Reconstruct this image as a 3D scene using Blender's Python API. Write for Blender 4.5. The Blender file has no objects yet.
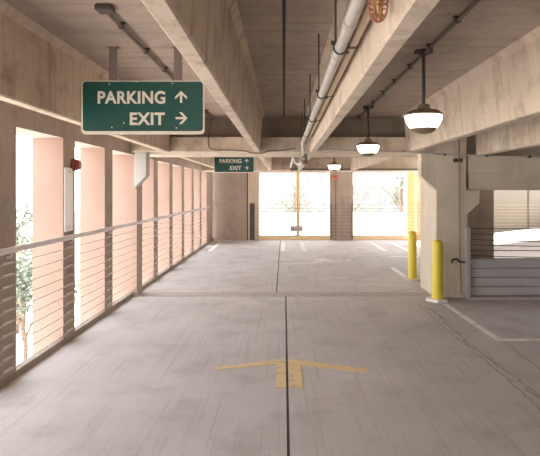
import bpy, bmesh, math, random
from mathutils import Vector, Matrix
random.seed(7)
SC = bpy.context.scene
COL = SC.collection
PI = math.pi

# ------------------------------------------------------------------ materials
def new_mat(name):
    m = bpy.data.materials.new(name)
    m.use_nodes = True
    nt = m.node_tree
    b = nt.nodes['Principled BSDF']
    return m, nt, b

def concrete(name, base, dark, light, rough=0.85, streak=True, stain=0.5, bump=0.25, scale=1.0, axis='z'):
    """weathered concrete: cloudy mottling, fine grain and drip streaks, in world metres"""
    m, nt, b = new_mat(name)
    N, L = nt.nodes, nt.links
    geo = N.new('ShaderNodeNewGeometry')
    def noise(sc, det, vec=None, rgh=0.6):
        n = N.new('ShaderNodeTexNoise'); n.inputs['Scale'].default_value = sc
        n.inputs['Detail'].default_value = det; n.inputs['Roughness'].default_value = rgh
        L.new(vec or geo.outputs['Position'], n.inputs['Vector']); return n
    def ramp(src, p0, p1):
        r = N.new('ShaderNodeMapRange'); r.inputs['From Min'].default_value = p0; r.inputs['From Max'].default_value = p1
        L.new(src, r.inputs['Value']); return r.outputs['Result']
    def mix(fac, a, c, blend='MIX'):
        x = N.new('ShaderNodeMix'); x.data_type = 'RGBA'; x.blend_type = blend
        if isinstance(fac, float): x.inputs['Factor'].default_value = fac
        else: L.new(fac, x.inputs['Factor'])
        for s, v in ((6, a), (7, c)):
            if isinstance(v, tuple): x.inputs[s].default_value = (*v, 1)
            else: L.new(v, x.inputs[s])
        return x.outputs[2]
    def mul(v, k):
        x = N.new('ShaderNodeMath'); x.operation = 'MULTIPLY'; L.new(v, x.inputs[0]); x.inputs[1].default_value = k
        return x.outputs[0]
    big = noise(1.1*scale, 5)
    c = mix(ramp(big.outputs['Fac'], 0.35, 0.68), base, light)
    med = noise(3.7*scale, 6)
    c = mix(mul(ramp(med.outputs['Fac'], 0.5, 0.75), stain), c, dark)
    mp = N.new('ShaderNodeMapping'); L.new(geo.outputs['Position'], mp.inputs['Vector'])
    mp.inputs['Scale'].default_value = {'z': (9, 9, 0.55), 'y': (26, 0.6, 9), 'x': (0.5, 7, 7)}[axis]
    st = noise(1.0, 4, mp.outputs['Vector'])
    if streak:
        c = mix(mul(ramp(st.outputs['Fac'], 0.52, 0.78), stain*0.9), c, dark)
    fine = noise(60, 3)
    c = mix(0.18, c, fine.outputs['Fac'], 'OVERLAY')
    L.new(c, b.inputs['Base Color'])
    b.inputs['Roughness'].default_value = rough
    bp = N.new('ShaderNodeBump'); bp.inputs['Strength'].default_value = bump; bp.inputs['Distance'].default_value = 0.01
    hm = N.new('ShaderNodeMath'); hm.operation = 'ADD'
    L.new(fine.outputs['Fac'], hm.inputs[0]); L.new(st.outputs['Fac'] if streak else med.outputs['Fac'], hm.inputs[1])
    L.new(hm.outputs[0], bp.inputs['Height']); L.new(bp.outputs['Normal'], b.inputs['Normal'])
    return m

def plain(name, col, rough=0.6, metal=0.0, var=0.12, scale=14.0, emit=None, estr=0.0):
    m, nt, b = new_mat(name)
    N, L = nt.nodes, nt.links
    tc = N.new('ShaderNodeTexCoord')
    n = N.new('ShaderNodeTexNoise'); n.inputs['Scale'].default_value = scale; n.inputs['Detail'].default_value = 4
    L.new(tc.outputs['Object'], n.inputs['Vector'])
    x = N.new('ShaderNodeMix'); x.data_type = 'RGBA'
    L.new(n.outputs['Fac'], x.inputs['Factor'])
    x.inputs[6].default_value = (*[v*(1-var) for v in col], 1)
    x.inputs[7].default_value = (*[min(1, v*(1+var)) for v in col], 1)
    L.new(x.outputs[2], b.inputs['Base Color'])
    b.inputs['Roughness'].default_value = rough
    b.inputs['Metallic'].default_value = metal
    if emit:
        b.inputs['Emission Color'].default_value = (*emit, 1); b.inputs['Emission Strength'].default_value = estr
    return m

def paint(name, col, under, wear=0.55, scale=9.0):
    """worn road paint: flakes through to the concrete"""
    m, nt, b = new_mat(name)
    N, L = nt.nodes, nt.links
    geo = N.new('ShaderNodeNewGeometry')
    n = N.new('ShaderNodeTexNoise'); n.inputs['Scale'].default_value = scale; n.inputs['Detail'].default_value = 8
    L.new(geo.outputs['Position'], n.inputs['Vector'])
    r = N.new('ShaderNodeMapRange'); r.inputs['From Min'].default_value = wear-0.08; r.inputs['From Max'].default_value = wear+0.14
    L.new(n.outputs['Fac'], r.inputs['Value'])
    x = N.new('ShaderNodeMix'); x.data_type = 'RGBA'; L.new(r.outputs['Result'], x.inputs['Factor'])
    x.inputs[6].default_value = (*col, 1); x.inputs[7].default_value = (*under, 1)
    L.new(x.outputs[2], b.inputs['Base Color']); b.inputs['Roughness'].default_value = 0.75
    return m

M = {}
M['floor'] = concrete('floor concrete', (0.50,0.465,0.452), (0.35,0.315,0.30), (0.61,0.572,0.56), rough=0.68, stain=0.7, bump=0.2, scale=0.5, axis='y')
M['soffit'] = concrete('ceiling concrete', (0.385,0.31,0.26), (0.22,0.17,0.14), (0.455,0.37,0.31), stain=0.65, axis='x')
M['beam'] = concrete('beam concrete', (0.55,0.455,0.355), (0.29,0.225,0.17), (0.65,0.55,0.44), stain=0.8)
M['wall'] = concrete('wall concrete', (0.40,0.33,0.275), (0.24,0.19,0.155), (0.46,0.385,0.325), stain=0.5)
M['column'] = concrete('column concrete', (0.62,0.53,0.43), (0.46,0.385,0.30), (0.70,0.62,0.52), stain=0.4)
M['peach'] = concrete('peach painted concrete', (0.35,0.24,0.195), (0.31,0.205,0.165), (0.38,0.265,0.22), stain=0.2, bump=0.1)
M['orange'] = concrete('orange painted concrete', (0.66,0.46,0.23), (0.60,0.41,0.20), (0.70,0.50,0.27), stain=0.2, bump=0.1)
M['sill'] = concrete('pale orange painted sill', (0.80,0.62,0.38), (0.74,0.56,0.34), (0.84,0.67,0.44), stain=0.2, bump=0.1)
M['bell'] = plain('faded orange red enamel', (0.50,0.17,0.09), 0.45)
M['white_concrete'] = concrete('pale concrete', (0.80,0.77,0.74), (0.62,0.58,0.55), (0.86,0.84,0.81), stain=0.25)
M['sealant'] = plain('joint sealant', (0.045,0.038,0.035), 0.8)
M['patch'] = concrete('repair mortar', (0.44,0.385,0.355), (0.26,0.22,0.20), (0.52,0.46,0.43), stain=0.8, scale=5)
M['crack'] = plain('crack dirt', (0.30,0.26,0.24), 0.9)
M['corbel'] = concrete('grey corbel concrete', (0.46,0.44,0.43), (0.38,0.36,0.35), (0.52,0.50,0.49), stain=0.3)
M['backwall'] = concrete('beige daylit wall', (0.38,0.32,0.25), (0.32,0.27,0.205), (0.42,0.36,0.285), stain=0.2)
M['web'] = concrete('dark concrete with web shade', (0.29,0.235,0.19), (0.19,0.15,0.12), (0.34,0.28,0.23), stain=0.5)  # dark concrete; the ceiling's shade on the web is put into its colour
M['galv'] = plain('galvanised steel', (0.50,0.48,0.50), 0.5, 0.35, 0.15, 30)
M['cable'] = plain('steel cable', (0.62,0.53,0.50), 0.5, 0.1)
M['clip'] = plain('pale cable highlight', (0.86,0.82,0.80), 0.4, 0.0)  # pale colour paints the light on cables crossing the columns
M['brown'] = plain('brown painted pipe', (0.30,0.23,0.175), 0.6)
M['dark_cable'] = plain('dark steel cable', (0.10,0.085,0.08), 0.5, 0.3)
M['rail'] = plain('rail paint', (0.72,0.67,0.68), 0.45, 0.05, 0.06)
M['plank'] = plain('grey barrier steel', (0.50,0.485,0.50), 0.6, 0.05, 0.12, 3)
M['pipe'] = plain('grey painted pipe', (0.50,0.455,0.42), 0.55, 0.1, 0.2, 8)
M['conduit'] = plain('dark conduit', (0.17,0.135,0.115), 0.55, 0.2)
M['beige'] = plain('beige painted channel', (0.55,0.44,0.31), 0.6, 0, 0.12)
M['iron'] = plain('dark iron', (0.085,0.068,0.06), 0.6, 0.3)
M['rust'] = plain('red wire', (0.36,0.13,0.07), 0.55, 0.1)
M['red'] = plain('red enamel', (0.34,0.06,0.045), 0.45)
M['brass'] = plain('brass', (0.55,0.36,0.15), 0.35, 0.8)
M['yellow'] = plain('yellow bollard paint', (0.80,0.64,0.06), 0.45, 0, 0.06, 6)
M['green'] = plain('sign green', (0.008,0.075,0.062), 0.3, 0, 0.10, 3)
M['sign_white'] = plain('sign white', (0.74,0.68,0.60), 0.5, 0, 0.05)
M['strap'] = plain('sign strap', (0.23,0.18,0.165), 0.6, 0.2)
M['lamp_metal'] = plain('bronze lamp metal', (0.22,0.165,0.115), 0.5, 0.2)
M['lamp_glass'] = plain('lit lamp glass', (0.9,0.88,0.82), 0.3, emit=(1.0,0.93,0.80), estr=9.0)
M['white_plate'] = plain('white enamel plate', (0.82,0.80,0.78), 0.35, 0.1, 0.04)
M['yellow_paint'] = paint('worn yellow road paint', (0.76,0.57,0.30), (0.50,0.43,0.37), 0.58)
M['white_paint'] = paint('worn white road paint', (0.86,0.82,0.79), (0.55,0.50,0.47), 0.60)
M['faded_paint'] = paint('faded white road paint', (0.78,0.72,0.68), (0.50,0.45,0.42), 0.55)
M['ground'] = concrete('outdoor paving', (0.72,0.67,0.62), (0.62,0.57,0.53), (0.78,0.73,0.68), stain=0.3, bump=0.05, scale=0.2)
M['leaf'] = plain('leaf', (0.20,0.24,0.19), 0.7, 0, 0.25, 2)
M['bark'] = plain('bark', (0.20,0.15,0.11), 0.9)
M['render'] = plain('pale render', (0.24,0.238,0.24), 0.8, 0, 0.05)
M['window_glass'] = plain('dark window', (0.185,0.20,0.22), 0.4, 0, 0.1)

# ------------------------------------------------------------------ mesh helpers (all coordinates in world metres)
def BM(): return bmesh.new()

def box(bm, x0, x1, y0, y1, z0, z1, bev=0.0, seg=1):
    vs = [bm.verts.new((x, y, z)) for x in (x0, x1) for y in (y0, y1) for z in (z0, z1)]
    fs = []
    for q in ((0,1,3,2), (4,6,7,5), (0,4,5,1), (2,3,7,6), (0,2,6,4), (1,5,7,3)):
        fs.append(bm.faces.new([vs[i] for i in q]))
    if bev:
        es = list({e for f in fs for e in f.edges})
        bmesh.ops.bevel(bm, geom=es, offset=bev, segments=seg, affect='EDGES', profile=0.5)
    return bm

def prism(bm, pts, axis, a0, a1, bev=0.0):
    """extrude a closed outline along an axis; pts are the other two coordinates in x,y,z order"""
    def P(p, a):
        return {'x': (a, p[0], p[1]), 'y': (p[0], a, p[1]), 'z': (p[0], p[1], a)}[axis]
    lo = [bm.verts.new(P(p, a0)) for p in pts]; hi = [bm.verts.new(P(p, a1)) for p in pts]
    n = len(pts)
    fs = [bm.faces.new(lo[::-1]), bm.faces.new(hi)]
    for i in range(n):
        fs.append(bm.faces.new([lo[i], lo[(i+1) % n], hi[(i+1) % n], hi[i]]))
    bmesh.ops.recalc_face_normals(bm, faces=fs)
    if bev:
        es = list({e for f in fs for e in f.edges})
        bmesh.ops.bevel(bm, geom=es, offset=bev, segments=2, affect='EDGES', profile=0.5)
    return bm

def tube(bm, pts, r, n=10, closed=False):
    pts = [Vector(p) for p in pts]
    rings = []
    N = len(pts)
    prev = None
    for i, p in enumerate(pts):
        if closed: d = pts[(i+1) % N]-pts[i-1]
        else: d = pts[min(i+1, N-1)]-pts[max(i-1, 0)]
        d.normalize()
        if prev is None:
            up = Vector((0,0,1)) if abs(d.z) < 0.9 else Vector((1,0,0))
            u = d.cross(up).normalized()
        else:
            u = (prev - d*prev.dot(d)).normalized()
        prev = u
        v = d.cross(u)
        rings.append([bm.verts.new(p + u*(r*math.cos(2*PI*k/n)) + v*(r*math.sin(2*PI*k/n))) for k in range(n)])
    fs = []
    for i in range(N if closed else N-1):
        a, b = rings[i], rings[(i+1) % N]
        for k in range(n):
            fs.append(bm.faces.new([a[k], a[(k+1) % n], b[(k+1) % n], b[k]]))
    if not closed:
        fs.append(bm.faces.new(rings[0][::-1])); fs.append(bm.faces.new(rings[-1]))
    for f in fs: f.smooth = True
    bmesh.ops.recalc_face_normals(bm, faces=fs)
    return bm

def lathe(bm, c, prof, n=32, axis='z'):
    c = Vector(c)
    rings = []
    for r, h in prof:
        ring = []
        for k in range(n):
            a = 2*PI*k/n
            o = Vector((r*math.cos(a), r*math.sin(a), h))
            if axis == 'y': o = Vector((o.x, o.z, o.y))
            if axis == 'x': o = Vector((o.z, o.x, o.y))
            ring.append(bm.verts.new(c+o))
        rings.append(ring)
    fs = []
    for i in range(len(rings)-1):
        for k in range(n):
            fs.append(bm.faces.new([rings[i][k], rings[i][(k+1) % n], rings[i+1][(k+1) % n], rings[i+1][k]]))
    fs.append(bm.faces.new(rings[0])); fs.append(bm.faces.new(rings[-1]))
    for f in fs: f.smooth = True
    bmesh.ops.recalc_face_normals(bm, faces=fs)
    return bm

def origin_of(o):
    v = Vector((0,0,0))
    while o is not None:
        v += o.location; o = o.parent
    return v

def obj(name, bm, mat, parent=None):
    me = bpy.data.meshes.new(name)
    if parent is not None:
        off = origin_of(parent); loc = Vector((0,0,0))
    else:
        xs = [v.co for v in bm.verts]
        off = Vector(((min(v.x for v in xs)+max(v.x for v in xs))/2, (min(v.y for v in xs)+max(v.y for v in xs))/2, min(v.z for v in xs)))
        loc = off.copy()
    bmesh.ops.translate(bm, verts=bm.verts, vec=-off)
    # let flat faces shade flat and round ones smooth across gentle angles only
    bm.to_mesh(me); bm.free()
    for m in (mat if isinstance(mat, (list, tuple)) else [mat]): me.materials.append(m)
    o = bpy.data.objects.new(name, me); COL.objects.link(o)
    o.location = loc
    if parent is not None: o.parent = parent
    if any(p.use_smooth for p in me.polygons):
        try: me.set_sharp_from_angle(angle=math.radians(40))
        except Exception: pass
    return o

def tag(o, label, cat=None, group=None, kind=None):
    o['label'] = label
    if cat: o['category'] = cat
    if group: o['group'] = group
    if kind: o['kind'] = kind
    return o

def empty(name, loc, label, cat, group=None, kind=None):
    o = bpy.data.objects.new(name, None); COL.objects.link(o)
    o.location = loc; o.empty_display_size = 0.1
    return tag(o, label, cat, group, kind)

def copy_tree(o, parent=None):
    c = o.copy(); COL.objects.link(c)
    if parent is not None: c.parent = parent
    for ch in list(o.children): copy_tree(ch, c)
    return c

def struct(name, bm, mat, label, cat, group=None):
    return tag(obj(name, bm, mat), label, cat, group, 'structure')

def arc(c, r, a0, a1, n, plane):
    out = []
    for i in range(n+1):
        a = a0+(a1-a0)*i/n
        p = (r*math.cos(a), r*math.sin(a))
        out.append({'xz': (c[0]+p[0], c[1], c[2]+p[1]), 'xy': (c[0]+p[0], c[1]+p[1], c[2]), 'yz': (c[0], c[1]+p[0], c[2]+p[1])}[plane])
    return out

ORD = ['first','second','third','fourth','fifth','sixth','seventh','eighth','ninth','tenth','eleventh','twelfth']

# ------------------------------------------------------------------ main dimensions
CEIL, SOFFIT = 2.99, 2.382
GY0, GY1 = 8.83, 9.86            # the cross beam and its column
WX = -2.5                        # inner face of the open left side
HEAD, KERB = 2.35, 0.07
GB = 10.15
FARY = 19.2
BACKY = -13.0
RIGHTX = 9.5

# ------------------------------------------------------------------ floor slabs
fl = BM()
J = 0.010
box(fl, WX-0.07, 0.03-J, BACKY, 8.95, -0.25, 0); box(fl, 0.03+J, RIGHTX, BACKY, 8.95, -0.25, 0)
box(fl, WX-0.07, -0.13-J, 8.965, FARY+0.7, -0.25, 0); box(fl, -0.13+J, 4.25, 8.965, FARY+0.7, -0.25, 0)
box(fl, 4.25, RIGHTX, 8.965, FARY+0.7, -0.25, 0)
struct('floor', fl, M['floor'], 'stained grey concrete parking deck with broom finish', 'floor')
def joint(x0, x1, y0, y1, label):
    struct('floor_joint', box(BM(), x0, x1, y0, y1, -0.24, -0.004), M['sealant'], label, 'floor joint')
joint(0.03-J, 0.03+J, BACKY, 8.95, 'dark sealed joint running lengthwise through the yellow arrow')
joint(-0.13-J, -0.13+J, 8.965, FARY+0.7, 'dark sealed joint running lengthwise beyond the cross joint')
joint(WX-0.06, RIGHTX, 8.95, 8.965, 'dark joint crossing the floor in line with the big column')
# a band of smoother concrete along the cross joint
b = BM()
box(b, -2.45, 2.45, 8.985, 9.33, -0.02, 0.003)
tag(obj('floor_strip', b, M['patch']), 'paler strip of newer concrete beside the joint across the floor', 'floor strip', kind='structure')

# thin crack-repair trail along the right of the lane
def ragged(x, y0, y1, w, n, h, wig, seed):
    rnd = random.Random(seed); bm = BM()
    L_, R_ = [], []
    cx = x
    for i in range(n+1):
        y = y0+(y1-y0)*i/n
        cx = x + wig*math.sin(y*2.3+seed)*0.6 + rnd.uniform(-wig, wig)*0.5
        ww = w*rnd.uniform(0.25, 1.0)
        L_.append((cx-ww, y)); R_.append((cx+ww, y))
    for i in range(n):
        q = [L_[i], R_[i], R_[i+1], L_[i+1]]
        lo = [bm.verts.new((a, c, -0.01)) for a, c in q]; hi = [bm.verts.new((a, c, h)) for a, c in q]
        bm.faces.new(hi); bm.faces.new(lo[::-1])
        for k in range(4): bm.faces.new([lo[k], lo[(k+1) % 4], hi[(k+1) % 4], hi[k]])
    return bm
tag(obj('crack_repair', ragged(2.13, 3.4, 8.2, 0.045, 60, 0.003, 0.05, 3), M['patch']), 'ragged pale mortar repair running along the right of the lane', 'floor repair', kind='structure')
tag(obj('floor_crack', ragged(2.06, 3.4, 8.4, 0.008, 80, 0.0035, 0.025, 8), M['crack']), 'thin dark crack beside the pale mortar repair', 'floor crack', kind='structure')
tag(obj('floor_crack', ragged(2.52, 3.2, 6.3, 0.007, 50, 0.003, 0.01, 5), M['crack']), 'thin dark crack continuing the white stall line towards the viewer', 'floor crack', kind='structure')

# ------------------------------------------------------------------ painted markings
def flat(name, polys, mat, label, cat, group=None, h=0.004):
    bm = BM()
    for i, p in enumerate(polys): prism(bm, p, 'z', -0.004, h+0.0006*i)
    return tag(obj(name, bm, mat), label, cat, group)
def seg(x0, y0, x1, y1, w):
    d = Vector((x1-x0, y1-y0)).normalized(); n = Vector((-d.y, d.x))*w/2
    return [(x0+n.x, y0+n.y), (x1+n.x, y1+n.y), (x1-n.x, y1-n.y), (x0-n.x, y0-n.y)]
# yellow straight arrow with two swept barbs, split by the joint
ax = 0.045
flat('floor_arrow', [[(ax-0.115,4.80),(ax-0.012-0.015,4.80),(ax-0.012-0.015,5.58),(ax-0.115,5.50)],
                     [(ax-0.003,4.80),(ax+0.125,4.80),(ax+0.125,5.50),(ax-0.003,5.58)],
                     [(ax-0.027,5.58),(ax-0.115,5.50),(ax-0.115,5.44),(ax-0.74,5.28),(ax-0.72,5.35),(ax-0.027,5.62)][::-1],
                     [(ax-0.003,5.62),(ax+0.78,5.30),(ax+0.76,5.19),(ax+0.125,5.42),(ax+0.125,5.50),(ax-0.003,5.58)][::-1]],
     M['yellow_paint'], 'worn yellow arrow painted on the floor, pointing ahead', 'floor arrow')
# faded white arrow further on
flat('floor_arrow', [seg(-0.02,12.95,0.55,13.05,0.22), seg(0.50,13.0,1.15,13.55,0.26), [(0.62,13.65),(1.05,14.05),(1.25,13.55),(1.72,13.75),(1.68,13.55),(1.15,13.2)][::-1]],
     M['faded_paint'], 'faded white arrow on the floor between the cross beam and the far openings', 'floor arrow')
LN = [('white stall line reaching from the big column towards the viewer', [seg(2.50,8.35,2.53,6.36,0.075)]),
      ('white stall line crossing towards the right in front of the plank barrier', [seg(2.50,6.36,6.8,6.30,0.075)]),
      ('short white stall line near the foot of the left far wall', [seg(-2.17,15.7,-2.17,18.1,0.11)]),
      ('left line of the white pair below the far opening with the post', [seg(-0.03,15.7,-0.03,18.2,0.11)]),
      ('right line of the white pair below the far opening with the post', [seg(0.60,15.7,0.60,18.2,0.11)]),
      ('left line of the white pair below the far right opening', [seg(2.95,15.7,2.95,18.2,0.11)]),
      ('right line of the white pair below the far right opening', [seg(3.63,15.7,3.63,18.2,0.11)]),
      ('white stall line behind the farther yellow bollard', [seg(2.47,10.75,2.47,12.3,0.11)]),
      ('white stall line crossing behind the big column', [seg(2.75,14.4,4.2,14.4,0.11)])]
for lab, polys in LN:
    flat('parking_line', polys, M['white_paint'], lab, 'parking line', 'painted stall lines')

# ------------------------------------------------------------------ ceiling slabs and joint
ce = BM()
box(ce, -2.9, -0.008, BACKY, FARY+0.5, CEIL, CEIL+0.25)
box(ce, 0.010, 4.1, BACKY, FARY+0.5, CEIL, CEIL+0.25)
box(ce, 4.1, RIGHTX, BACKY, 11.3, CEIL, CEIL+0.25)
box(ce, -2.9, 4.1, BACKY, FARY+0.5, CEIL+0.25, CEIL+0.4)  # unseen cover slab, added to keep sun from leaking through the joint
struct('ceiling', ce, M['soffit'], 'stained brown concrete ceiling slab between the beams', 'ceiling')
struct('ceiling_joint', box(BM(), -0.012, 0.012, BACKY, 8.9, CEIL-0.006, CEIL+0.2), M['sealant'], 'dark joint along the middle of the ceiling', 'ceiling joint')

# ------------------------------------------------------------------ beams (tapered stems)
def stem(xb0, xb1, y0, y1, label, flare=0.03, bot=SOFFIT):
    top = CEIL+0.01
    pts = [(xb0, bot+0.012), (xb0+0.012, bot), (xb1-0.012, bot), (xb1, bot+0.012), (xb1+flare, top-0.07), (xb1+flare+0.05, top), (xb0-flare-0.05, top), (xb0-flare, top-0.07)]
    return struct('ceiling_beam', prism(BM(), pts, 'y', y0, y1), M['beam'], label, 'ceiling beam', 'concrete ceiling beams')
stem(-1.985, -1.87, BACKY, GY0+0.02, 'long concrete ceiling beam running above the near left openings', 0.0)
stem(-0.483, -0.383, BACKY, GY0+0.02, 'long concrete ceiling beam passing right of the near green sign')
stem(0.425, 0.528, BACKY, GY0+0.02, 'long concrete ceiling beam beside the grey pipe')
stem(2.02, 2.16, BACKY, GY0+0.02, 'long concrete ceiling beam right of the near hanging lamp', 0.06)
stem(3.15, 3.28, BACKY, GY0+0.02, 'concrete ceiling beam beyond the big column, rightmost in sight', 0.03, 2.33)
GF = 16.45
for xs, lab in (((-1.985,-1.87),'far ceiling beam beyond the cross beam, along the left openings'),
                ((-0.483,-0.383),'far ceiling beam beyond the cross beam, right of the distant green sign'),
                ((0.425,0.528),'far ceiling beam under which the pipe passes beyond the cross beam'),
                ((2.02,2.16),'far ceiling beam beyond the cross beam, right of the small distant lamp')):
    stem(xs[0], xs[1], GB-0.02, GF+0.02, lab)
# cross beam: inverted T with ledges that carry the stems
zl0, zl1 = 2.385, 2.63

pts = [(GY0,zl0+0.02),(GY0+0.02,zl0),(GB-0.02,zl0),(GB,zl0+0.02),(GB,zl1),(GY0,zl1)]
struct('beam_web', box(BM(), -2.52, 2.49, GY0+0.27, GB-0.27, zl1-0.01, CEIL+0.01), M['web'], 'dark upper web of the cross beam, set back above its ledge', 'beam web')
struct('cross_beam', prism(BM(), pts, 'x', -2.52, 2.49), M['beam'], 'concrete cross beam with a ledge carrying the ceiling beams', 'cross beam')
struct('cross_beam', box(BM(), -2.52, 4.6, GF, GF+0.85, 2.37, CEIL+0.01, 0.01), M['beam'], 'distant concrete cross beam above the far openings', 'cross beam')
# right-hand lower cross beam, with a drip groove two thirds down
rb = BM()
box(rb, 3.02, 8.6, 8.86, 9.7, 2.03, 2.335, 0.008); box(rb, 3.04, 8.6, 8.90, 9.66, 1.765, 2.04, 0.008)
box(rb, 2.99, 8.6, 9.25, 9.6, 2.33, CEIL+0.01)
struct('cross_beam', rb, M['column'], 'stepped concrete cross beam above the plank barrier on the right', 'cross beam')

# ------------------------------------------------------------------ big right column with its corbels and things fixed to it
c = BM()
box(c, 2.485, 2.985, GY0, GY1, 0, CEIL+0.01, 0.012)
prism(c, [(2.50,2.388),(2.24,2.388),(2.24,1.99),(2.50,1.755)], 'y', GY0+0.004, GY0+0.20, 0.006)
prism(c, [(2.97,1.76),(3.20,1.76),(3.20,1.55),(2.97,1.35)], 'y', GY0+0.004, GY0+0.30, 0.006)
struct('column', c, M['column'], 'big square concrete column with slanted corbels beside the yellow bollards', 'column')
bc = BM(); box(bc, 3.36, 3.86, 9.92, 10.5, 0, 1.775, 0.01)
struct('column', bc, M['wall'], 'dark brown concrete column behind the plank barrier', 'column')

# ------------------------------------------------------------------ open left side: header, kerb, columns
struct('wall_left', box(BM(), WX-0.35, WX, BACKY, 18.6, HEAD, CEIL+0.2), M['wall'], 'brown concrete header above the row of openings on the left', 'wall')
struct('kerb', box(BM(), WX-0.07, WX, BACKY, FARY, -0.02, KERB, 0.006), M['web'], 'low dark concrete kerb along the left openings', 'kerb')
def wall_column(y0, y1, label, corbel=False):
    bm = BM()
    box(bm, WX-0.35, WX+0.06 if corbel else WX-0.0015, y0, y1, -0.6, HEAD+0.01)
    # exterior and reveals carry the facade's peach paint, the inside face is bare concrete
    for f in bm.faces:
        f.material_index = 0 if f.normal.x > 0.5 else 1
    bm.normal_update()
    for f in bm.faces:
        f.material_index = 0 if f.calc_center_median().x > WX-0.01 else 1
    if corbel:
        struct('corbel', prism(BM(), [(WX+0.05,2.388),(WX+0.245,2.388),(WX+0.245,2.0),(WX+0.075,1.83),(WX+0.05,1.80)], 'y', GY0+0.01, GY0+0.24, 0.005),
               M['corbel'], 'pale slanted corbel under the left end of the cross beam', 'corbel')
    return struct('wall_column', bm, [M['wall'], M['peach']], label, 'wall column', 'columns between the left openings')
PITCH = 1.417
for k in range(-4, 10):
    y1 = 5.045+PITCH*k
    y0 = y1-0.345
    if k < 0: lab = 'peach edged concrete column of the left side, behind the viewer'
    elif k == 0: lab = 'concrete wall column at the left edge, nearest of the left row'
    elif k == 1: lab = 'concrete wall column carrying the red alarm and white plate'
    elif k == 3: lab = 'concrete wall column with a slanted corbel under the cross beam'
    else: lab = 'concrete wall column, %s from the near end of the left row' % ORD[k]
    if k == 9: y1 = 18.9
    wall_column(y0, y1, lab, k == 3)

# left guard railing: top rail, cables, brackets
rl = empty('guard_railing', (WX+0.05, 5, 0), 'grey pipe rail with steel cables along the left openings', 'railing')
obj('top_rail', tube(BM(), [(WX+0.055, BACKY+0.1, 1.220), (WX+0.055, 5, 1.220), (WX+0.055, 17.6, 1.220)], 0.029, 12), M['rail'], rl)
NC = 10
for i in range(NC):
    z = 0.135 + i*0.107
    obj('cable', tube(BM(), [(WX+0.03, y, z - (0.006*math.sin((y-5.0)/PITCH*PI)**2)) for y in [BACKY+0.1+0.354*j for j in range(int((17.6-BACKY)/0.354))]], 0.0046, 6), M['cable'], rl)
for k in range(0, 9):
    y = 5.045+PITCH*k-0.17
    b = BM()
    tube(b, [(WX-0.004, y, 1.15), (WX+0.03, y, 1.15), (WX+0.055, y, 1.20)], 0.012, 8)
    obj('rail_bracket', b, M['rail'], rl)
    for i in range(NC):
        z = 0.135+i*0.107
        b = BM()
        box(b, WX-0.004, WX+0.022, y-0.075, y+0.075, z-0.009, z+0.009, 0.003)
        obj('lit_cable_mark', b, M['clip'], rl)  # bright bar standing in for the lit cable on the dark column

# white plate and red alarm on the second column
pl = empty('wall_plate', (WX, 6.25, 1.30), 'tall narrow white plate on the wall column below the red alarm', 'plate')
obj('plate', box(BM(), WX-0.002, WX+0.016, 6.13, 6.36, 1.285, 2.02, 0.006, 2), M['white_plate'], pl)
for z in (1.34, 1.97): obj('screw', lathe(BM(), (WX+0.015, 6.245, z), [(0.012,0),(0.012,0.006),(0.006,0.009)], 12, 'x'), M['galv'], pl)
al = empty('fire_alarm', (WX, 6.41, 2.04), 'red fire alarm sounder on the wall column above the white plate', 'alarm')
obj('back_box', box(BM(), WX-0.002, WX+0.035, 6.33, 6.46, 1.99, 2.13, 0.008, 2), M['red'], al)
obj('horn', lathe(BM(), (WX+0.03, 6.395, 2.06), [(0.05,0),(0.06,0.012),(0.06,0.04),(0.048,0.055),(0.02,0.058)], 20, 'x'), M['red'], al)

# ------------------------------------------------------------------ far wall and openings
# window areas run floor-kerb to head between the piers
fw = BM()
box(fw, -2.85, -1.32, FARY, FARY+0.35, 0, CEIL+0.2); 
struct('wall_back', fw, M['wall'], 'plain brown concrete end wall beside the last left opening', 'wall')
struct('wall_joint', box(BM(), -1.32, -1.28, FARY+0.03, FARY+0.33, 0, CEIL+0.2), M['sealant'], 'dark vertical joint at the right edge of the brown end wall', 'wall joint')
struct('wall_pier', box(BM(), -1.28, -0.89, FARY, FARY+0.35, 0, CEIL+0.2), M['column'], 'narrow concrete pier left of the opening with the post', 'pier')
struct('wall_pier', box(BM(), 1.635, 2.455, FARY, FARY+0.35, 0, CEIL+0.2), M['wall'], 'broad concrete pier with a red bell between the far openings', 'pier')
struct('wall_header', box(BM(), -0.89, 5.0, FARY+0.001, FARY+0.35, 2.41, CEIL+0.2), M['beam'], 'concrete header above the far openings', 'wall header')
for x0, x1, lab in ((-0.89,1.635,'pale orange painted sill under the far opening with the post'), (2.455,4.73,'pale orange painted sill under the far right opening')):
    b = BM(); box(b, x0, x1, FARY+0.02, FARY+0.34, -0.02, 0.10, 0.004); box(b, x0, x1, FARY+0.05, FARY+0.33, 0.09, 0.165, 0.01)
    for f in b.faces: f.material_index = 0
    struct('window_sill', b, M['sill'], lab, 'sill')
struct('wall_pier', box(BM(), 4.55, 4.86, FARY+0.75, FARY+1.2, -0.2, 3.2), M['orange'], 'orange painted pier at the right end of the far right opening', 'pier')
struct('wall_pier', box(BM(), 4.73, 4.98, FARY, FARY+0.35, 0, 3.2), M['orange'], 'narrow orange edge of wall behind the big column', 'pier')
# orange painted post that stands in the opening, plaque at its foot
po = empty('post', (0.50, FARY+0.24, 0.16), 'slim pale orange post standing in the far opening', 'post')
obj('shaft', box(BM(), 0.44, 0.56, FARY+0.18, FARY+0.28, 0.162, 2.415, 0.006), M['sill'], po)
obj('base_plate', box(BM(), 0.38, 0.62, FARY+0.12, FARY+0.32, 0.160, 0.178, 0.004), M['galv'], po)
pq = empty('plaque', (0.46, FARY+0.14, 0.30), 'small grey plaque across the foot of the orange post', 'plaque')
obj('board', box(BM(), 0.22, 0.68, FARY+0.14, FARY+0.175, 0.30, 0.50, 0.01), M['plank'], pq)
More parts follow.
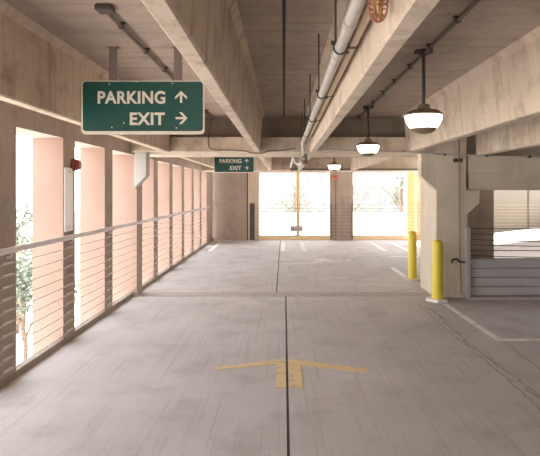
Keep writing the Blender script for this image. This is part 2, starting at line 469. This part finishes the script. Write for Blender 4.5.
# far cable guard
fr = empty('guard_railing', (1.8, FARY-0.03, 0), 'thin steel guard cables across the far openings and piers', 'railing')
for i in range(10):
    z = 0.16+i*0.122
    obj('cable', tube(BM(), [(-1.0, FARY-0.04, z), (1.8, FARY-0.04, z), (4.9, FARY-0.04, z)], 0.006, 6), M['conduit'], fr)
for x in (1.68, 2.42):
    obj('cable_bracket', box(BM(), x-0.012, x+0.012, FARY-0.04, FARY+0.005, 0.08, 1.30, 0.004), M['conduit'], fr)
# slatted dark panel on the narrow pier
lv = empty('louvre', (-1.12, FARY-0.02, 0.02), 'narrow dark louvre panel on the pier left of the far opening', 'louvre')
obj('frame', box(BM(), -1.22, -1.04, FARY-0.03, FARY+0.005, 0.02, 1.32, 0.004), M['conduit'], lv)
b = BM()
for i in range(16):
    prism(b, [(FARY-0.028,0.08+i*0.076),(FARY-0.05,0.06+i*0.076),(FARY-0.05,0.068+i*0.076),(FARY-0.028,0.092+i*0.076)], 'x', -1.21, -1.05)
obj('slats', b, M['iron'], lv)
# bell on the broad pier
be = empty('alarm_bell', (1.815, FARY, 2.12), 'round red alarm bell high on the broad far pier', 'bell')
obj('gong', lathe(BM(), (1.815, FARY-0.06, 2.21), [(0.03,-0.045),(0.08,-0.03),(0.10,0.0),(0.105,0.03),(0.09,0.03),(0.03,0.03)], 24, 'y'), M['bell'], be)
obj('back_box', box(BM(), 1.765, 1.865, FARY-0.035, FARY+0.003, 2.16, 2.26, 0.006), M['red'], be)
tag(obj('conduit', tube(BM(), [(1.84,FARY-0.014,2.14),(1.84,FARY-0.014,1.0),(1.84,FARY-0.014,0.0)], 0.010, 8), M['conduit']), 'thin dark conduit running down the far pier from the bell', 'conduit')
tag(obj('ceiling_conduit', tube(BM(), [(0.2,GF-0.05,2.40),(1.5,GF-0.05,2.40),(4.5,GF-0.05,2.40)], 0.03, 8), M['conduit']), 'dark conduit along the bottom of the distant cross beam', 'conduit')

# ------------------------------------------------------------------ right bay: barrier, back wall, ramp
struct('wall_right', box(BM(), 3.9, RIGHTX, 14.4, 14.7, 0, 3.2), M['backwall'], 'pale concrete wall in daylight beyond the plank barrier', 'wall')
struct('wall_joint', box(BM(), 6.49, 6.53, 14.385, 14.41, 0.6, 3.2), M['conduit'], 'dark vertical joint in the pale daylit wall', 'wall joint')
b = BM()
prism(b, [(4.55,0.0),(9.4,0.0),(9.4,1.12),(4.62,0.58),(4.55,0.52)], 'y', 11.9, 13.9, 0.03)
struct('ramp', b, M['corbel'], 'white sunlit ramp rising to the right behind the plank barrier', 'ramp')
rr = empty('guard_railing', (6, 14.1, 0), 'steel guard cables in front of the pale daylit wall', 'railing')
for i in range(8):
    z = 0.78+i*0.085
    obj('cable', tube(BM(), [(4.0, 14.3, z), (6, 14.3, z), (9.3, 14.3, z)], 0.007, 6), M['beige'], rr)
for x in (6.95, 9.2):
    obj('post', box(BM(), x-0.03, x+0.03, 14.27, 14.385, 0.0, 1.45, 0.004), M['conduit'], rr)

br = empty('plank_barrier', (2.99, 8.9, 0), 'grey steel plank barrier with cables right of the big column', 'barrier')
obj('end_post', box(BM(), 2.945, 3.02, 8.74, 8.82, 0, 1.165, 0.006), M['galv'], br)
obj('post_foot', box(BM(), 2.92, 3.05, 8.72, 8.825, 0, 0.02, 0.004), M['galv'], br)
def ribbed(z0, z1):
    pts = [(8.875,z0),(8.862,z0+0.01),(8.862,z1-0.01),(8.875,z1),(8.914,z1),(8.914,z0)]
    return prism(BM(), pts, 'x', 3.03, 6.6)
for i in range(4):
    obj('plank', ribbed(0.035+i*0.151, 0.035+i*0.151+0.145), M['plank'], br)
obj('backing', box(BM(), 3.03, 6.6, 8.912, 8.925, 0.03, 0.64), M['iron'], br)
for i in range(6):
    z = 0.70+i*0.088
    sag = (0.035, 0.012, 0.03, 0.045, 0.015, 0.0)[i]
    obj('cable', tube(BM(), [(3.0+0.2*j, 8.78, z-sag*math.sin(PI*(j/18.0))) for j in range(19)], 0.0075, 6), M['dark_cable'], br)
for x in (4.95, 6.55):
    obj('post', box(BM(), x-0.035, x+0.035, 8.80, 8.865, 0, 1.165, 0.004), M['galv'], br)
struct('kerb', box(BM(), 3.0, 8.5, 8.70, 8.97, -0.02, 0.03, 0.008), M['floor'], 'low concrete kerb under the plank barrier', 'kerb')

struct('rear_light_block', box(BM(), 2.9, RIGHTX, BACKY-0.3, BACKY, -0.2, CEIL+0.2), M['wall'], 'unseen wall added behind the viewer to cut light into the right bay', 'wall')  # added out of view to darken the right bay
# right outer side: unseen solid wall, added to cut light from the right
struct('outer_light_block', box(BM(), RIGHTX, RIGHTX+0.3, BACKY, 15, -0.2, CEIL+0.2), M['web'], 'unseen wall added beyond the frame to cut light from the right', 'wall')

# ------------------------------------------------------------------ bollards
def bollard(x, y, label, n):
    o = empty('bollard', (x, y, 0), label, 'bollard', 'yellow bollards')
    obj('post', lathe(BM(), (x, y, 0.03), [(0.083,0),(0.083,0.875),(0.079,0.905),(0.066,0.925),(0.04,0.937),(0.01,0.94)], 28), M['yellow'], o)
    b = BM(); pts = []
    rnd = random.Random(n)
    for k in range(14):
        a = 2*PI*k/14; r = 0.17*rnd.uniform(0.85, 1.12)
        pts.append((x+r*1.05*math.cos(a), y+r*math.sin(a)))
    prism(b, pts, 'z', -0.005, 0.045, 0.01)
    obj('footing', b, M['white_concrete'] if n == 1 else M['column'], o)
    return o
bollard(2.445, 8.60, 'yellow bollard nearest the viewer, against the front of the big column', 1)
bollard(2.51, 10.55, 'farther yellow bollard, behind the big column', 2)

# ------------------------------------------------------------------ hanging signs
def text_mesh(body, size, mat, name, parent, x, z, y, align='RIGHT', xs=1.0):
    cu = bpy.data.curves.new('lettering', 'FONT')
    cu.body = body; cu.size = size; cu.align_x = align; cu.extrude = 0.0015; cu.offset = 0.004*size/0.14
    cu.space_character = 1.06
    t = bpy.data.objects.new('tmp_lettering', cu); COL.objects.link(t)
    bpy.context.view_layer.update()
    me = bpy.data.meshes.new_from_object(t.evaluated_get(bpy.context.evaluated_depsgraph_get()))
    bpy.data.objects.remove(t)
    xsn = [v.co.x for v in me.vertices]; w0, w1 = min(xsn), max(xsn)
    for v in me.vertices:
        px, py, pz = v.co
        v.co = (px, -pz, py)
    me.materials.clear(); me.materials.append(mat)
    o = bpy.data.objects.new(name, me); COL.objects.link(o)
    o.parent = parent
    o.location = Vector((x, y, z)) - origin_of(parent)
    return o, w1-w0

def round_rect(x0, x1, z0, z1, r, n=5):
    out = []
    for cx, cz, a in ((x1-r, z1-r, 0), (x0+r, z1-r, PI/2), (x0+r, z0+r, PI), (x1-r, z0+r, 1.5*PI)):
        for k in range(n+1):
            t = a+PI/2*k/n
            out.append((cx+r*math.cos(t), cz+r*math.sin(t)))
    return out

SGY = 4.62
sg = empty('hanging_sign', (-1.207, SGY, 2.24), 'near green parking exit sign hung on two straps from the ceiling', 'sign', 'green hanging signs')
S = SGY/540.0
def sx(px): return (px-284)*S
def sz(py): return 1.75+(191-py)*S
x0, x1, z0, z1 = sx(81.3), sx(204.3), sz(134.2), sz(80.6)
obj('frame', prism(BM(), round_rect(x0, x1, z0, z1, 0.035), 'y', SGY, SGY+0.022), M['sign_white'], sg)
obj('panel', prism(BM(), round_rect(x0+0.014, x1-0.012, z0+0.026, z1-0.010, 0.026), 'y', SGY-0.004, SGY+0.004), M['green'], sg)
zc = CEIL
for nm, a, b2 in (('strap',108.2,116.2), ('strap',173.3,181.5)):
    b = BM(); box(b, sx(a), sx(b2), SGY+0.022, SGY+0.03, z0+0.08, zc-0.006); box(b, sx(a)-0.012, sx(b2)+0.012, SGY+0.012, SGY+0.05, zc-0.012, zc+0.002)
    obj(nm, b, M['strap'], sg)
for px, py in ((109.5,84),(136.5,81.8),(172.5,83.5),(112,127.5),(124,123),(176.5,128)):
    obj('rivet', lathe(BM(), (sx(px), SGY-0.004, sz(py)), [(0.006,0),(0.006,-0.004),(0.003,-0.005)], 8, 'y'), M['sign_white'], sg)
for body, ax_, az_, cap, wpx in (('PARKING',166.0,103.3,12.4,67.5), ('EXIT',164.8,124.6,12.3,35.0)):
    o, w = text_mesh(body, cap*S/0.73, M['sign_white'], 'lettering', sg, sx(ax_), sz(az_), SGY-0.0055)
    tgt = wpx*S
    o.scale = (tgt/w, 1, 1)
def arrow(bm, c, s, ang, y):
    def T(p):
        ca, sa = math.cos(ang), math.sin(ang)
        return (c[0]+s*(p[0]*ca-p[1]*sa), c[1]+s*(p[0]*sa+p[1]*ca))
    shaft = [(-0.09,-0.5),(0.09,-0.5),(0.09,0.36),(-0.09,0.36)]
    l = [(0,0.5),(-0.5,0.03),(-0.5,-0.2),(0,0.26)]
    r = [(0,0.5),(0,0.26),(0.5,-0.2),(0.5,0.03)]
    for q in (shaft, l, r): prism(bm, [T(p) for p in q], 'y', y-0.0015, y)
    return bm
obj('arrow', arrow(BM(), (sx(181.2), sz(97.0)), 11.8*S, 0, SGY-0.004), M['sign_white'], sg)
obj('arrow', arrow(BM(), (sx(181.6), sz(118.2)), 11.8*S, -PI/2, SGY-0.0045), M['sign_white'], sg)
s2 = copy_tree(sg)
s2.location = (sg.location.x-0.10, 14.15, 2.225)
s2['label'] = 'distant green parking exit sign half hidden behind the cross beam'

# ------------------------------------------------------------------ ceiling conduits and hanging lamps
def ceiling_conduit(x, ys, boxes, label):
    o = empty('ceiling_conduit', (x, ys[0], CEIL-0.03), label, 'conduit')
    obj('pipe', tube(BM(), [(x, y, CEIL-0.028) for y in ys], 0.015, 8), M['conduit'], o)
    y = ys[0]+0.35
    while y < ys[-1]:
        b = BM(); box(b, x-0.035, x+0.035, y-0.012, y+0.012, CEIL-0.012, CEIL+0.001); tube(b, [(x, y-0.012, CEIL-0.028), (x, y+0.012, CEIL-0.028)], 0.022, 10)
        obj('clamp', b, M['iron'], o)
        y += 0.72
    for yb in boxes:
        obj('junction_box', box(BM(), x-0.055, x+0.055, yb-0.055, yb+0.055, CEIL-0.042, CEIL+0.001, 0.008), M['iron'], o)
    return o
ceiling_conduit(-1.20, [3.62, 5, 6.5, 8.9], [3.62], 'dark conduit on the ceiling behind the near green sign')
ceiling_conduit(1.235, [-3, 1, 5, 9.05], [], 'dark conduit along the ceiling that feeds the hanging lamps')
ceiling_conduit(1.255, [9.65, 12, 14, 16.3], [], 'dark conduit along the ceiling beyond the cross beam')

def lamp(x, y, label):
    o = empty('hanging_lamp', (x, y, 2.22), label, 'lamp', 'hanging globe lamps')
    b = BM(); lathe(b, (x, y, CEIL-0.045), [(0.045,0.046),(0.05,0.03),(0.035,0.0)], 20); box(b, x-0.075, x+0.075, y-0.03, y+0.03, CEIL-0.03, CEIL, 0.004)
    obj('ceiling_mount', b, M['iron'], o)
    obj('stem', tube(BM(), [(x, y, CEIL-0.04), (x, y, 2.7), (x, y, 2.50)], 0.0155, 12), M['iron'], o)
    obj('housing', lathe(BM(), (x, y, 2.412), [(0.0,0.098),(0.046,0.098),(0.053,0.09),(0.057,0.055),(0.090,0.052),(0.130,0.040),(0.158,0.020),(0.170,0.006),(0.170,0.0),(0.150,-0.004),(0.0,-0.004)], 36), M['lamp_metal'], o)
    obj('globe', lathe(BM(), (x, y, 2.412), [(0.158,0.0),(0.161,-0.012),(0.152,-0.05),(0.134,-0.085),(0.111,-0.114),(0.09,-0.117),(0.0,-0.117)], 36), M['lamp_glass'], o)
    obj('bottom_cap', lathe(BM(), (x, y, 2.412), [(0.0,-0.110),(0.114,-0.110),(0.104,-0.128),(0.080,-0.145),(0.045,-0.156),(0.0,-0.160)], 32), M['lamp_metal'], o)
    return o
l0 = lamp(1.228, 4.75, 'lit globe lamp hanging nearest, in front of the right ceiling beam')
for x, y, lab in ((1.228,7.88,'lit globe lamp hanging just before the cross beam'), (1.30,13.95,'small distant lit lamp hanging beyond the cross beam')):
    c2 = copy_tree(l0); c2.location = (x, y, 2.22); c2['label'] = lab

# ------------------------------------------------------------------ main pipe with hangers, dip under the cross beam
PX, PZ, PR = 0.300, 2.515, 0.030
pipe = empty('ceiling_pipe', (PX, 5, PZ), 'long grey pipe hung on rods beside the ceiling beam', 'pipe')
path = [(PX, BACKY+0.2, PZ), (PX, 0, PZ), (PX, 4, PZ), (PX, 7.6, PZ), (PX-0.01, 8.2, PZ-0.01), (PX, 8.50, PZ-0.03), (PX+0.01, 8.63, PZ-0.10), (PX+0.02, 8.68, PZ-0.22), (PX+0.03, 8.72, PZ-0.27), (PX+0.03, 8.82, PZ-0.29), (PX, 9.3, PZ-0.29), (PX-0.04, 9.9, PZ-0.28), (PX-0.09, 10.1, PZ-0.22), (PX-0.1, 10.25, PZ-0.08), (PX-0.1, 10.5, PZ-0.03), (PX-0.1, 12, PZ-0.03), (PX-0.1, GF-0.1, PZ-0.03)]
obj('pipe_run', tube(BM(), path, PR, 16), M['pipe'], pipe)
for y in (1.3, 2.45, 3.05, 4.30, 5.05, 5.75, 6.6, 7.28, 8.05):
    obj('coupling', tube(BM(), [(PX, y-0.03, PZ), (PX, y+0.03, PZ)], PR+0.005, 18), M['pipe'], pipe)
b = BM(); tube(b, [(PX+0.025, 8.675, PZ-0.17), (PX+0.03, 8.69, PZ-0.235)], PR+0.014, 16); lathe(b, (PX+0.03, 8.73, PZ-0.28), [(0.01,-0.06),(0.05,-0.045),(0.06,0),(0.05,0.04),(0.01,0.05)], 16)
obj('elbow', b, M['conduit'], pipe)
for y in (1.4, 2.88, 4.27, 5.72, 7.26, 8.35):
    h = obj('hanger', tube(BM(), arc((PX-0.02*0, y, PZ), PR+0.006, 0, 2*PI*15/16, 15, 'xz'), 0.005, 6, True), M['iron'], pipe)
    obj('rod', tube(BM(), [(PX-0.025, y, PZ+PR), (PX-0.025, y, 2.75), (PX-0.025, y, CEIL+0.002)], 0.0058, 8), M['iron'], h)
    obj('bolt', box(BM(), PX-0.05, PX-0.02, y-0.010, y+0.010, PZ+0.015, PZ+0.035, 0.003), M['iron'], h)
    obj('bolt', box(BM(), PX+0.025, PX+0.046, y-0.010, y+0.010, PZ-0.035, PZ-0.02, 0.003), M['iron'], h)
# beige square channel clipped along the beam
ch = empty('cable_channel', (0.375, 5, 2.55), 'beige square channel running between the grey pipe and the beam', 'channel')
obj('channel', box(BM(), 0.348, 0.388, BACKY+0.2, 8.55, 2.52, 2.555, 0.004), M['beige'], ch)
for y in (2.9, 4.4, 5.9, 7.4):
    obj('clip', box(BM(), 0.345, 0.396, y-0.02, y+0.02, 2.517, 2.558, 0.003), M['iron'], ch)
for i, y in enumerate((5.35, 7.95)):
    tag(obj('wire_coil', tube(BM(), arc((PX+0.066, y, PZ+0.03), 0.026, 0, 2*PI*11/12, 11, 'xz'), 0.005, 6, True), M['rust']),
        ('small loop of red wire on the pipe above the middle of the lane', 'small loop of red wire on the pipe just before the cross beam')[i], 'wire')

# sprinkler in a red wire cage on the pipe
cg = empty('sprinkler', (0.366, 2.1, 2.40), 'sprinkler head in a red wire cage beside the grey pipe', 'sprinkler')
gx, gy, gz = 0.366, 2.1, 2.40
b = BM()
for r, z in ((0.038, 2.465), (0.039, 2.485), (0.036, 2.510)): tube(b, arc((gx, gy, z), r, 0, 2*PI*19/20, 19, 'xy'), 0.0032, 6, True)
for k in range(4):
    a = PI*k/4+0.2
    pts = []
    for t in range(13):
        th = PI*t/12
        r = 0.038*math.cos(th) if True else 0
        zz = 2.465-0.058*math.sin(th)
        pts.append((gx+r*math.cos(a), gy+r*math.sin(a), zz))
    pts = [(pts[0][0], pts[0][1], 2.510)]+pts+[(pts[-1][0], pts[-1][1], 2.510)]
    tube(b, pts, 0.003, 6)
obj('cage', b, M['rust'], cg)
b = BM(); lathe(b, (gx, gy, 2.43), [(0.026,0.0),(0.026,0.004),(0.006,0.006),(0.008,0.03),(0.014,0.045),(0.016,0.075),(0.012,0.08)], 16)
obj('nozzle', b, M['brass'], cg)
obj('branch', tube(BM(), [(PX+0.01, gy, 2.505), (PX+0.04, gy, 2.500), (gx-0.005, gy, 2.498), (gx+0.005, gy, 2.498)], 0.010, 8), M['pipe'], cg)

# ------------------------------------------------------------------ cables and conduits on the cross beam and column
yb = GY0-0.045
tag(obj('cable', tube(BM(), [(-1.22,9.06,2.97),(-1.225,8.98,2.80),(-1.23,8.80,2.66),(-1.232,8.80,2.52),(-1.22,8.80,2.46),(-1.17,8.795,2.428),(-1.08,8.79,2.415),(-0.8,8.79,2.413),(-0.62,8.785,2.400),(-0.52,8.785,2.366),(-0.35,8.785,2.366),(-0.25,8.785,2.400),(0.0,8.785,2.412),(0.10,8.785,2.43),(0.16,8.785,2.44),(0.19,8.785,2.44)], 0.010, 8), M['conduit']), 'dark cable looping down and along the left of the cross beam', 'cable')
cd = empty('beam_conduit', (2.5, 8.76, 2.33), 'thin conduit running level across the beam and big column', 'conduit')
obj('pipe', tube(BM(), [(0.57,8.79,2.425),(0.75,8.785,2.41),(1.2,8.78,2.402),(1.85,8.78,2.39),(2.3,8.785,2.365),(2.5,8.785,2.35),(3.2,8.80,2.33),(4.3,8.80,2.30),(5.4,8.80,2.27)], 0.013, 8), M['pipe'], cd)
for x, z in ((1.45,2.402),(1.95,2.392),(2.62,2.343),(3.3,2.327),(4.0,2.308)):
    obj('clamp', box(BM(), x-0.02, x+0.02, 8.775, 8.835, z-0.016, z+0.018, 0.003), M['iron'], cd)
cc = empty('column_conduit', (2.86, GY0, 0), 'slim brown conduit running up the front of the big column', 'conduit')
obj('pipe', tube(BM(), [(2.895,8.80,0.03),(2.875,8.80,0.5),(2.862,8.80,0.8),(2.858,8.80,1.6),(2.856,8.80,2.9)], 0.011, 8), M['brown'], cc)
obj('foot', box(BM(), 2.87, 2.925, 8.775, 8.832, 0.0, 0.09, 0.006), M['galv'], cc)
for z in (2.25,):
    b = BM()
    for x in (2.795, 2.875): lathe(b, (x, 8.80, z), [(0.03,-0.03),(0.034,-0.02),(0.034,0.031),(0.02,0.031)], 14, 'y')
    box(b, 2.78, 2.89, 8.81, 8.832, z-0.02, z+0.02)
    obj('junction_box', b, M['iron'], cc)
hv = empty('tap', (2.80, GY0, 0.6), 'dark hose tap on pipe fixed low on the big column', 'tap')
b = BM(); tube(b, [(2.94,8.77,0.59),(2.86,8.77,0.60),(2.80,8.77,0.635),(2.76,8.77,0.64),(2.735,8.77,0.63),(2.73,8.77,0.58)], 0.016, 10); box(b, 2.80, 2.84, 8.775, 8.832, 0.61, 0.65, 0.003)
obj('body', b, M['iron'], hv)
b = BM(); tube(b, [(2.79,8.75,0.63),(2.79,8.74,0.60),(2.79,8.74,0.55)], 0.012, 8)
obj('outlet', b, M['galv'], hv)

# ------------------------------------------------------------------ the world outside, a storey below
GZ = -3.2
struct('ground', box(BM(), -90, 90, -60, 130, GZ-0.2, GZ), M['ground'], 'pale sunlit paving outside, a storey below the deck', 'ground')
def tree(x, y, h, r, label, seed, n=700, base=GZ):
    rnd = random.Random(seed)
    o = empty('tree', (x, y, base), label, 'tree', 'trees outside')
    th = h*0.45
    b = BM()
    tube(b, [(x, y, base), (x+0.05*r, y, base+th*0.6), (x-0.03*r, y, base+th), (x, y, base+h*0.8)], max(0.06, h*0.018), 8)
    for k in range(5):
        a = 2*PI*k/5+rnd.random()
        tube(b, [(x, y, base+th*(0.7+0.1*k)), (x+0.35*r*math.cos(a), y+0.35*r*math.sin(a), base+th+h*0.15), (x+0.7*r*math.cos(a), y+0.7*r*math.sin(a), base+th+h*0.25)], max(0.03, h*0.007), 6)
    obj('trunk', b, M['bark'], o)
    b = BM()
    cl = [(rnd.gauss(0, 0.42)*r, rnd.gauss(0, 0.42)*r, base+h*(0.62+rnd.uniform(-0.24, 0.30))) for _ in range(16)]
    for i in range(n):
        cx, cy, cz = rnd.choice(cl)
        p = Vector((x+cx+rnd.gauss(0, 0.19)*r, y+cy+rnd.gauss(0, 0.19)*r, cz+rnd.gauss(0, 0.14)*r))
        s = rnd.uniform(0.06, 0.12)*r*0.8
        R = Matrix.Rotation(rnd.uniform(0, 2*PI), 3, 'Z') @ Matrix.Rotation(rnd.uniform(-1.2, 1.2), 3, 'X') @ Matrix.Rotation(rnd.uniform(0, PI), 3, 'Y')
        q = [Vector((-s, 0, 0)), Vector((0, -0.45*s, 0.1*s)), Vector((s, 0, 0)), Vector((0, 0.45*s, 0.1*s))]
        b.faces.new([b.verts.new(p+R @ v) for v in q])
    obj('foliage', b, M['leaf'], o)
    return o
tree(-9.3, 18.8, 4.6, 1.6, 'leafy tree outside seen through the nearest left opening', 11, 900)
tree(-6.75, 14.0, 3.3, 1.15, 'low leafy tree outside close to the left openings', 12, 1400)
tree(-3.6, 38.0, 6.2, 2.2, 'leafy tree outside beyond the left part of the far opening', 13)
tree(1.0, 46.0, 6.0, 2.0, 'leafy tree outside just left of the orange post', 14)
tree(4.0, 37.0, 5.8, 1.8, 'leafy tree outside at the right of the far opening with the post', 15)
tree(9.6, 44.0, 7.6, 2.4, 'leafy tree outside beyond the far right opening', 16)
def building(x0, x1, y, z1, cols, rows, label):
    o = empty('building', ((x0+x1)/2, y, GZ), label, 'building')
    obj('walls', box(BM(), x0, x1, y, y+9, GZ, z1, 0.05), M['render'], o)
    obj('roof_edge', box(BM(), x0-0.3, x1+0.3, y-0.3, y+9.3, z1, z1+0.35), M['white_concrete'], o)
    w = (x1-x0)/cols
    for r in range(rows):
        for k in range(cols):
            xa = x0+w*(k+0.25); zb = GZ+1.2+(z1-GZ-1.2)/rows*r
            obj('window', box(BM(), xa, xa+w*0.5, y-0.06, y+0.02, zb, zb+(z1-GZ)/rows*0.5), M['window_glass'], o)
building(-6, 5.2, 66, 5.0, 7, 3, 'pale building outside seen through the opening with the post')
building(7.5, 22, 70, 2.4, 7, 2, 'low pale building outside the far right opening')
b = BM(); box(b, -12, 26, 30, 30.25, GZ, 0.55)
for i in range(20): box(b, -12+i*1.95, -11.8+i*1.95, 29.93, 30.3, GZ, 0.68)
tag(obj('garden_wall', b, M['white_concrete']), 'long white boundary wall outside beyond the far openings', 'wall')

# ------------------------------------------------------------------ light
W = bpy.data.worlds.new('sky'); SC.world = W; W.use_nodes = True
wn = W.node_tree.nodes; wl = W.node_tree.links
bg = wn['Background']
tc = wn.new('ShaderNodeTexCoord'); sp = wn.new('ShaderNodeSeparateXYZ'); wl.new(tc.outputs['Generated'], sp.inputs[0])
cr = wn.new('ShaderNodeValToRGB'); wl.new(sp.outputs['Z'], cr.inputs[0])
cr.color_ramp.elements[0].position = 0.0; cr.color_ramp.elements[0].color = (1.0,0.955,0.91,1)
cr.color_ramp.elements[1].position = 0.6; cr.color_ramp.elements[1].color = (0.86,0.92,1.0,1)
wl.new(cr.outputs[0], bg.inputs['Color'])
# the sky is brightest to the left and ahead, dimmer behind
dt = wn.new('ShaderNodeVectorMath'); dt.operation = 'DOT_PRODUCT'; wl.new(tc.outputs['Generated'], dt.inputs[0]); dt.inputs[1].default_value = (-0.97, 0.2, 0)
mr = wn.new('ShaderNodeMapRange'); wl.new(dt.outputs['Value'], mr.inputs['Value'])
mr.inputs['From Min'].default_value = -0.9; mr.inputs['From Max'].default_value = 0.9; mr.inputs['To Min'].default_value = 1.2; mr.inputs['To Max'].default_value = 6.0
wl.new(mr.outputs['Result'], bg.inputs['Strength'])

su = bpy.data.lights.new('sun', 'SUN'); su.energy = 17.0; su.angle = math.radians(0.6); su.color = (1.0,0.95,0.88)
so = bpy.data.objects.new('sun', su); COL.objects.link(so)
d = Vector((0.05, -0.14, -0.98)).normalized()
so.rotation_euler = d.to_track_quat('-Z', 'Y').to_euler(); so.location = (0, -20, 40)

# ------------------------------------------------------------------ camera
cam = bpy.data.cameras.new('camera'); co = bpy.data.objects.new('camera', cam); COL.objects.link(co)
co.location = (0, 0, 1.75); co.rotation_euler = (PI/2, 0, 0)
cam.sensor_fit = 'HORIZONTAL'; cam.sensor_width = 36; cam.lens = 36.0
cam.shift_x = -14/540.0; cam.shift_y = -37/540.0
cam.clip_start = 0.05; cam.clip_end = 500
SC.camera = co
SC.view_settings.view_transform = 'Standard'; SC.view_settings.look = 'None'
SC.view_settings.gamma = 1; SC.view_settings.use_curve_mapping = False
SC.view_settings.exposure = 0.12
SC.cycles.max_bounces = 10; SC.cycles.diffuse_bounces = 6
SC.cycles.use_denoising = True
